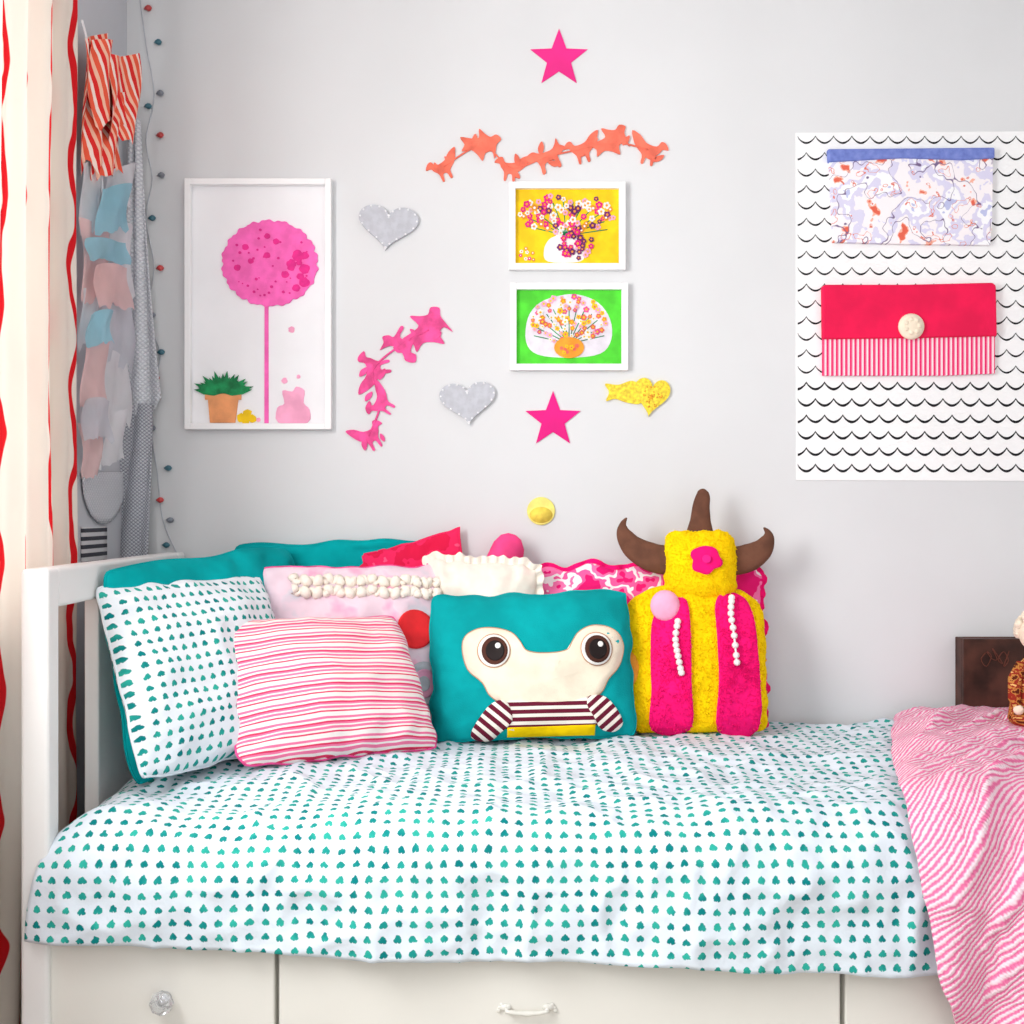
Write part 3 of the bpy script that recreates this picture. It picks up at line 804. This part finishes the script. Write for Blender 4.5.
def frame(cx, cy, x0, x1, y0, y1, bw, dep, label, M_=None):
    w = Wall(cx, cy); t = thing('picture_frame', label, 'picture', w.M)
    a, b_ = w.p(x0, y1), w.p(x1, y0); q = bw * w.s
    b = bmesh.new()
    box(b, a[0], a[0] + q, a[1], b_[1], 0, dep); box(b, b_[0] - q, b_[0], a[1], b_[1], 0, dep)
    box(b, a[0] + q, b_[0] - q, a[1], a[1] + q, 0, dep); box(b, a[0] + q, b_[0] - q, b_[1] - q, b_[1], 0, dep)
    bevel(obj('frame', b, W['frame'], t, smooth=False), .0015, 2)
    return w, t, (a[0] + q, b_[0] - q, a[1] + q, b_[1] - q)
# large pink tree
w, t, r = frame(260, 305, 187, 332.5, 181, 430, 6, .028, 'large white frame with pink pompom tree and potted plant')
b = bmesh.new(); box(b, *r, .001, .006); obj('artwork', b, W['paper'], t, smooth=False)
b = bmesh.new()
crown = []
for i in range(240):
    a = 2 * math.pi * i / 240
    k = .965 + .045 * abs(math.sin(9 * a + .6 * math.sin(3 * a))) + .012 * math.sin(37 * a)
    q = w.p(270.5 + 48 * k * math.cos(a), 264 - 43 * k * math.sin(a)); crown.append(q)
slab(b, crown, .006, .012)
rnd = random.Random(12)
for i in range(54):
    a = rnd.uniform(0, 6.28); rr = math.sqrt(rnd.uniform(0, 1)) * 39
    x, y = 271 + rr * math.cos(a) * 1.05, 264 + rr * math.sin(a) * .92
    big = i % 3 == 0
    k = (rnd.uniform(3, 5.5) if x > 265 else rnd.uniform(2.2, 4)) if big else rnd.uniform(.7, 1.6)
    slab(b, ell(*w.p(x, y), k * w.s, k * w.s * .9, 14, .08, i), .011, .0132 + .00002 * i, 1)
obj('tree_crown', b, [W['treepink'], W['treedot']], t, smooth=False)
b = bmesh.new(); slab(b, w.pts([(265.2, 300), (269, 300), (269.2, 424), (265, 424)]), .006, .009); obj('tree_stem', b, W['treepink'], t, smooth=False)
b = bmesh.new(); slab(b, w.pts([(206, 394), (242, 394), (242, 400), (239, 400), (236, 423), (211, 423), (209, 400), (206, 400)]), .006, .012); pot = obj('plant_pot', b, W['terra'], t, smooth=False)
b = bmesh.new()
for i in range(21):
    a = R(6 + 168 * i / 20); L = 20 + 3.5 * math.sin(i * 2.2); ox = 224 + (i - 10) * .9 * -1
    tipx, tipy = ox + L * math.cos(a), 392 - L * .9 * math.sin(a)
    nx, ny = math.sin(a) * 3.2, math.cos(a) * 3.2
    slab(b, w.pts([(ox - nx * .7, 394 - ny * .7), ((ox + tipx) / 2 - nx, (393 + tipy) / 2 - ny), (tipx, tipy), ((ox + tipx) / 2 + nx, (393 + tipy) / 2 + ny), (ox + nx * .7, 394 + ny * .7)]), .009 + .0006 * (i % 4), .0125 + .0006 * (i % 4))
obj('plant_leaves', b, W['green'], pot, smooth=False)
b = bmesh.new()
slab(b, spline(w.pts([(279, 423), (278, 408), (285, 404), (283, 391), (293, 392), (297, 387), (305, 391), (304, 403), (310, 410), (308, 423)]), 3), .006, .010)
obj('pink_blot', b, W['palepink'], t, smooth=False)
for x, y, k in ((292, 330, 3.2), (285, 381, 3), (299, 377, 2), (259, 420, 2.2)):
    b = bmesh.new(); slab(b, ell(*w.p(x, y), k * w.s, k * w.s, 12, .1, int(x)), .006, .008); obj('paint_spot', b, W['palepink'], t, smooth=False)
b = bmesh.new()
for i, (x, y, k) in enumerate(((242, 418, 4.5), (248, 414, 4.5), (253, 419, 4), (246, 421, 4))): slab(b, ell(*w.p(x, y), k * w.s, k * w.s, 12, .1, int(x)), .006, .009 + .0001 * i)
obj('yellow_flower', b, W['yellow'], t, smooth=False)
# small pictures: little painted flowers of five petals
def bouquet(b, w, n, cx, cy, rx, ry, mis, kr, seed, ctr, z=.0072, gap=3.2):
    rnd = random.Random(seed); put = []; tries = 0
    while len(put) < n and tries < 4000:
        tries += 1
        a, q = rnd.uniform(0, 6.28), math.sqrt(rnd.random())
        x, y = cx + rx * q * math.cos(a), cy + ry * q * math.sin(a)
        if any((x - u_) ** 2 + (y - v_) ** 2 < gap * gap for u_, v_ in put): continue
        c = len(put); put.append((x, y)); k = rnd.uniform(*kr); mi = rnd.choice(mis); zz = z + .00002 * c; ph = rnd.uniform(0, 6)
        for p in range(5):
            an = ph + p * 1.257
            slab(b, ell(*w.p(x + k * .8 * math.cos(an), y + k * .8 * math.sin(an)), k * .62 * w.s, k * .62 * w.s, 7), zz - .001, zz + .0004, mi)
        slab(b, ell(*w.p(x, y), k * .5 * w.s, k * .5 * w.s, 7), zz - .001, zz + .0006, ctr if mi != ctr else mis[0])
def stems(b, w, lines, mi, wd=.7):
    for x0, y0, x1, y1 in lines:
        d = math.hypot(x1 - x0, y1 - y0); nx, ny = -(y1 - y0) / d * wd, (x1 - x0) / d * wd
        slab(b, w.pts([(x0 - nx, y0 - ny), (x1 - nx, y1 - ny), (x1 + nx, y1 + ny), (x0 + nx, y0 + ny)]), .005, .0068, mi)
w, t, r = frame(567, 227, 509, 625, 183.5, 271, 6.5, .02, 'small white frame with flowers in a vase on yellow')
b = bmesh.new(); box(b, *r, .001, .006, 0)
slab(b, spline(w.pts([(548, 262), (544, 250), (549, 240), (556, 236), (556, 231), (576, 231), (576, 236), (581, 242), (584, 251), (580, 262)]), 4), .005, .0066, 1)
stems(b, w, [(566, 236, 566 + 42 * math.cos(R(a)), 236 - 34 * math.sin(R(a))) for a in range(10, 175, 14)], 6, .5)
bouquet(b, w, 85, 567, 215, 47, 20, [1, 1, 2, 2, 3, 3, 4, 5], (1.7, 2.8), 3, 5)
bouquet(b, w, 24, 576, 246, 17, 13, [2, 3, 2, 4], (1.7, 2.8), 8, 5, .0092)
bouquet(b, w, 8, 530, 255, 10, 7, [5, 1, 3], (1.2, 1.8), 18, 1)
obj('artwork', b, [W['yellow'], W['artwhite'], W['purple'], W['magenta'], W['palepink'], W['orange'], W['green']], t, smooth=False)
w, t, r = frame(569, 327, 510, 627.5, 284, 371, 6.5, .02, 'small white frame with flowers in orange vase on green')
b = bmesh.new(); box(b, *r, .001, .006, 0)
slab(b, spline(w.pts([(526, 342), (528, 318), (540, 303), (560, 296), (578, 295), (598, 303), (610, 320), (611, 340), (600, 354), (570, 358), (538, 355)]), 4), .005, .0066, 1)
stems(b, w, [(569, 344, 569 + 36 * math.cos(R(a)), 344 - 38 * math.sin(R(a))) for a in range(12, 172, 13)], 5, .5)
bouquet(b, w, 85, 569, 320, 39, 23, [2, 2, 3, 4, 6, 7, 7, 8], (1.5, 2.5), 13, 4)
slab(b, ell(*w.p(569, 348), 15 * w.s, 10.5 * w.s, 24), .006, .0098, 6)
bouquet(b, w, 8, 569, 349, 9, 6, [2, 4], (1.2, 1.8), 23, 2, .0106)
obj('artwork', b, [W['grass'], W['lilac'], W['coral'], W['palepink'], W['yellow'], W['green'], W['orange'], W['artwhite'], W['garpink']], t, smooth=False)

# scallop poster
w = Wall(918, 306); b = bmesh.new()
slab(b, w.pts([(795.5, 133), (1040, 131.5), (1040, 481), (796, 480)]), 0, .002, 0)
row = 0; y = 136.5
rnd = random.Random(2)
cw = 18.2
while y < 474:
    heavy = y > 380
    x = 797.0 + (0 if row % 2 == 0 else -cw / 2)
    while x < 1036:
        xa, xb = x, x + cw
        a = []; c = []
        for k in range(13):
            q = k / 12; px = xa + q * (xb - xa); py = y + 6.8 * math.sin(math.pi * q) ** .8
            th = (.95 if heavy else .65) + (.35) * math.sin(math.pi * q) + rnd.uniform(-.1, .1)
            px = min(max(px, 797.5), 1038)
            a.append((px, py - th)); c.append((px, py + th))
        va = [b.verts.new((*w.p(*q), .0024)) for q in a]; vc = [b.verts.new((*w.p(*q), .0024)) for q in c]
        for k in range(12):
            if abs(a[k][0] - a[k + 1][0]) < .01: continue
            f = b.faces.new((va[k], vc[k], vc[k + 1], va[k + 1])); f.material_index = 1
        x += cw
    y += 16.4; row += 1
loose = [v for v in b.verts if not v.link_faces]
bmesh.ops.delete(b, geom=loose, context='VERTS')
tag(obj('poster', b, [W['frame'], W['ink']], smooth=False, M=w.M), 'white poster with black scallop lines on the right wall side', 'poster')
# upper pouch
w = Wall(909, 198, -.0028); t = thing('fabric_pouch', 'lavender fabric pouch with mottled drawing and violet top band', 'pouch', w.M)
b = bmesh.new(); slab(b, densify([Vector(q) for q in w.pts([(828, 158), (991, 156), (990, 222), (988, 246), (900, 245), (832, 243), (830, 200)])], .02), 0, .014); obj('pouch_body', b, W['drawing'], t, smooth=False)
b = bmesh.new(); slab(b, w.pts([(826, 151), (992, 149.5), (992, 160), (960, 162), (900, 160), (827, 164)]), 0, .02); bevel(obj('top_band', b, W['blueband'], t, smooth=False), .004)
# red pouch
w = Wall(907, 330, -.0028); t = thing('fabric_pouch', 'crimson fabric pouch with cream button and pink striped fringe', 'pouch', w.M)
b = bmesh.new(); slab(b, w.pts([(822, 334), (993, 334), (993, 374), (940, 376), (822, 376)]), 0, .012); obj('fringe', b, W['fringe'], t, smooth=False)
b = bmesh.new(); slab(b, w.pts([(820.5, 288), (823, 286), (905, 286), (990, 284), (993, 287), (994, 337), (907, 339), (821, 340)]), .0, .022); bevel(obj('flap', b, W['crimson'], t, smooth=False), .005)
b = bmesh.new(); q = w.p(908, 328); ball(b, (q[0], q[1], .026), 13 * w.s, 1, 1, .4, seg=24)
for k in range(7): ball(b, (q[0] + .018 * math.cos(k * .9), q[1] + .018 * math.sin(k * .9), .037), .007, 1, 1, .6, seg=8)
obj('button', b, W['facecream'], t)

# ------------------------------------------------------------------ left corner hangings
bm = bmesh.new(); uvl = bm.loops.layers.uv.verify(); uvs = {}
NU, NV = 160, 90; grid = []
for i in range(NU + 1):
    u = i / NU; r_ = []
    for j in range(NV + 1):
        v = j / NV; z = 2.46 - v * 2.43
        yn = -1.10 - .12 * v
        yf = -.525 - .012 * math.sin(v * 5)
        y = yf + (yn - yf) * u
        ph = 2 * math.pi * 4.5 * u + .5 * math.sin(v * 4) + noise.noise(Vector((u * 3, v * 2, 1))) * 1.0
        X = -.992 + .013 * math.sin(ph) + .005 * math.sin(ph * 2.3 + 1) + .006 * noise.noise(Vector((u * 8, v * 5, 3)))
        y += .008 * math.cos(ph)
        vt = bm.verts.new((X, y, z)); uvs[vt] = (u * .62 + .035, z); r_.append(vt)
    grid.append(r_)
for i in range(NU):
    for j in range(NV):
        f = bm.faces.new((grid[i][j], grid[i + 1][j], grid[i + 1][j + 1], grid[i][j + 1]))
        for l in f.loops: l[uvl].uv = uvs[l.vert]
tag(obj('curtain', bm, W['curtain']), 'cream curtain with wavy red stripes hanging at the window', 'curtain')

def sheet(name, m, fn, nu=14, nv=24, parent=None, thick=.004):
    b = bmesh.new(); uvl = b.loops.layers.uv.verify(); g = []; us = {}
    for i in range(nu + 1):
        r_ = []
        for j in range(nv + 1):
            p, uv = fn(i / nu, j / nv); vt = b.verts.new(p); us[vt] = uv; r_.append(vt)
        g.append(r_)
    for i in range(nu):
        for j in range(nv):
            f = b.faces.new((g[i][j], g[i + 1][j], g[i + 1][j + 1], g[i][j + 1]))
            for l in f.loops: l[uvl].uv = us[l.vert]
    o = obj(name, b, m, parent)
    if thick:
        q = o.modifiers.new('thickness', 'SOLIDIFY'); q.thickness = thick; q.offset = 0
    return o
ga = thing('fabric_garland', 'garland of torn fabric scraps hanging between curtain and wall corner', 'garland')
def scrap(x0, x1, y0, y1, m, X, seed, skew=0, wv=.012):
    rnd = random.Random(seed); ph = rnd.uniform(0, 6)
    def fn(u, v):
        px = x0 + (x1 - x0) * u + skew * v + 1.5 * math.sin(v * 5 + ph); py = y0 + (y1 - y0) * v * (1 + .16 * noise.noise(Vector((u * 6, seed, 0)))) + 3 * math.sin(u * 4 + ph)
        p = PL(px, py, X); p.x += wv * math.sin(u * 8 + v * 3 + ph)
        return p, (p.y * 1.2, p.z)
    sheet('fabric_scrap', m, fn, parent=ga, thick=0)
RS, BL, PE, GR, WHT = W['redstripe'], W['scrapblue'], W['scrappeach'], W['scrapgrey'], W['scrapwhite']
for a in ((80, 104, 36, 164, RS, -.985, 1, 5), (90, 116, 42, 125, RS, -.97, 12, 6), (106, 136, 54, 138, RS, -.965, 2, 2), (98, 126, 95, 176, RS, -.98, 13, -3)):
    scrap(*a)
for a in ((80, 104, 160, 232, WHT, -.99, 3, 2), (104, 133, 166, 208, WHT, -.985, 14, 0), (99, 131, 186, 232, BL, -.966, 4, -2), (80, 106, 218, 300, PE, -.985, 15, 1),
          (108, 133, 226, 296, WHT, -.985, 16, 0), (88, 128, 240, 262, BL, -.970, 5, 0), (96, 129, 266, 308, PE, -.966, 17, 2), (80, 100, 285, 345, WHT, -.99, 18, 0),
          (104, 131, 298, 366, GR, -.985, 6, 2), (88, 113, 312, 345, BL, -.957, 7, 0), (82, 108, 344, 405, PE, -.975, 8, 0), (102, 129, 352, 420, WHT, -.985, 19, 0),
          (84, 111, 400, 440, GR, -.966, 9, 0), (80, 100, 425, 475, PE, -.985, 20, 0), (104, 126, 412, 462, WHT, -.98, 21, 0)):
    scrap(*a, wv=.005)
b = bmesh.new(); tube(b, spline([PL(82, 20, -.99), PL(90, 60, -.99), PL(102, 180, -.99), PL(105, 300, -.99), PL(100, 470, -.99)], 6, False), .003, 6); obj('cord', b, W['stitch'], ga)

def kn(y0, xa, xb, ya, yb, bow):
    def fn(u, v):
        p = P(xa(v) + (xb(v) - xa(v)) * u, ya + (yb - ya) * v + bow * math.sin(math.pi * u) * v, y0)
        return Vector((p.x, y0 - .018 * abs(math.sin(u * 6 + v * 2)), p.z)), (p.x, p.z)
    return fn
o = sheet('knitted_scarf', W['net'], kn(-.028, lambda v: 130 - 8 * v, lambda v: 141 + 22 * v ** 1.5, 120, 398, 20), 20, 60); tag(o, 'pale grey net scarf hanging in the corner above the darker knit', 'scarf')
o = sheet('knitted_scarf', W['knit'], kn(-.040, lambda v: 120 - 16 * v, lambda v: 153 - 4 * v, 404, 585, 6), 20, 44); tag(o, 'darker grey knitted scarf hanging low in the corner beside the doily', 'scarf')
o = sheet('doily', W['net'], lambda u, v: ((lambda p: (p, (p.y, p.z)))(PL(82 + 44 * u, 472 + (50 * math.sqrt(max(0, 1 - (2 * u - 1) ** 2)) + 2) * v, -1.034))), 24, 8, thick=.003); tag(o, 'pale half round cloth doily hanging beside the curtain', 'doily')
o = sheet('folded_cloth', W['stack'], lambda u, v: ((lambda p: (p, (p.y, p.z)))(PL(82 + 24 * u, 527 + 55 * v, -1.0365))), 4, 10, thick=.006); tag(o, 'dark and light banded cloth hanging below the pale doily', 'cloth')

# string lights
sl = thing('string_lights', 'string of small coloured bulbs hanging down the wall corner', 'string lights')
path = [(139, -8), (146, 45), (154, 95), (146, 140), (152, 178), (146, 218), (154, 268), (147, 316), (160, 352), (156, 376), (150, 420), (157, 470), (163, 520), (180, 560)]
b = bmesh.new(); tube(b, spline([P(x, y, -.003) for x, y in path], 6, False), .0016, 6); obj('wire', b, W['grey'], sl)
bc = [mk('bulb_teal', (60, 110, 125), .3, .05, 8, 0, spec=.5), mk('bulb_red', (200, 70, 70), .3, .05, 8, 0, spec=.5), mk('bulb_grey', (130, 135, 145), .3, .05, 8, 0, spec=.5)]
for i, (x, y) in enumerate([(158, 42), (148, 8), (160, 93), (148, 106), (160, 135), (161, 175), (152, 218), (160, 268), (152, 315), (161, 352), (156, 378), (152, 428), (168, 468), (160, 500), (170, 520), (166, 545)]):
    p = P(x, y, -.010); b = bmesh.new()
    tube(b, [p + Vector((-.012, .006, 0)), p + Vector((-.004, 0, 0)), p + Vector((0, 0, 0)), p + Vector((.006, 0, 0)), p + Vector((.01, 0, 0))], [.002, .006, .0085, .007, .002], 10)
    obj('bulb', b, bc[i % 3], sl)

# ------------------------------------------------------------------ light, world, camera
w_ = bpy.data.worlds.new('World'); scene.world = w_; w_.use_nodes = True
w_.node_tree.nodes['Background'].inputs[0].default_value = (.99, .995, 1, 1); w_.node_tree.nodes['Background'].inputs[1].default_value = 1.08
def area(name, loc, to, sx, sy, e, c=(1, 1, 1)):
    l = bpy.data.lights.new(name, 'AREA'); l.shape = 'RECTANGLE'; l.size = sx; l.size_y = sy; l.energy = e; l.color = c
    o = bpy.data.objects.new(name, l); col.objects.link(o); o.location = loc
    o.rotation_euler = (Vector(to) - Vector(loc)).to_track_quat('-Z', 'Y').to_euler(); return o
area('window_daylight', (-1.35, -1.85, 1.75), (.6, -.5, 1.1), .8, 1.3, 54, (1, .995, .98))
area('curtain_daylight', (-1.75, -.95, 1.7), (-.99, -.8, 1.6), 1.2, 1.6, 7.5, (1, .99, .97))
area('front_fill', (-.5, -4.3, 2.3), (0, 0, 1.2), 2.4, 1.6, 17, (1, .995, .985))  # added fill lamp behind the camera, brightens wall and bed from the front
cam = bpy.data.cameras.new('camera'); cam.lens = F / 1024 * 36; cam.sensor_width = 36
co = bpy.data.objects.new('camera', cam); col.objects.link(co); co.location = (0, -D, CZ); co.rotation_euler = (R(90), 0, 0)
scene.camera = co
scene.view_settings.view_transform = 'Standard'; scene.view_settings.look = 'None'
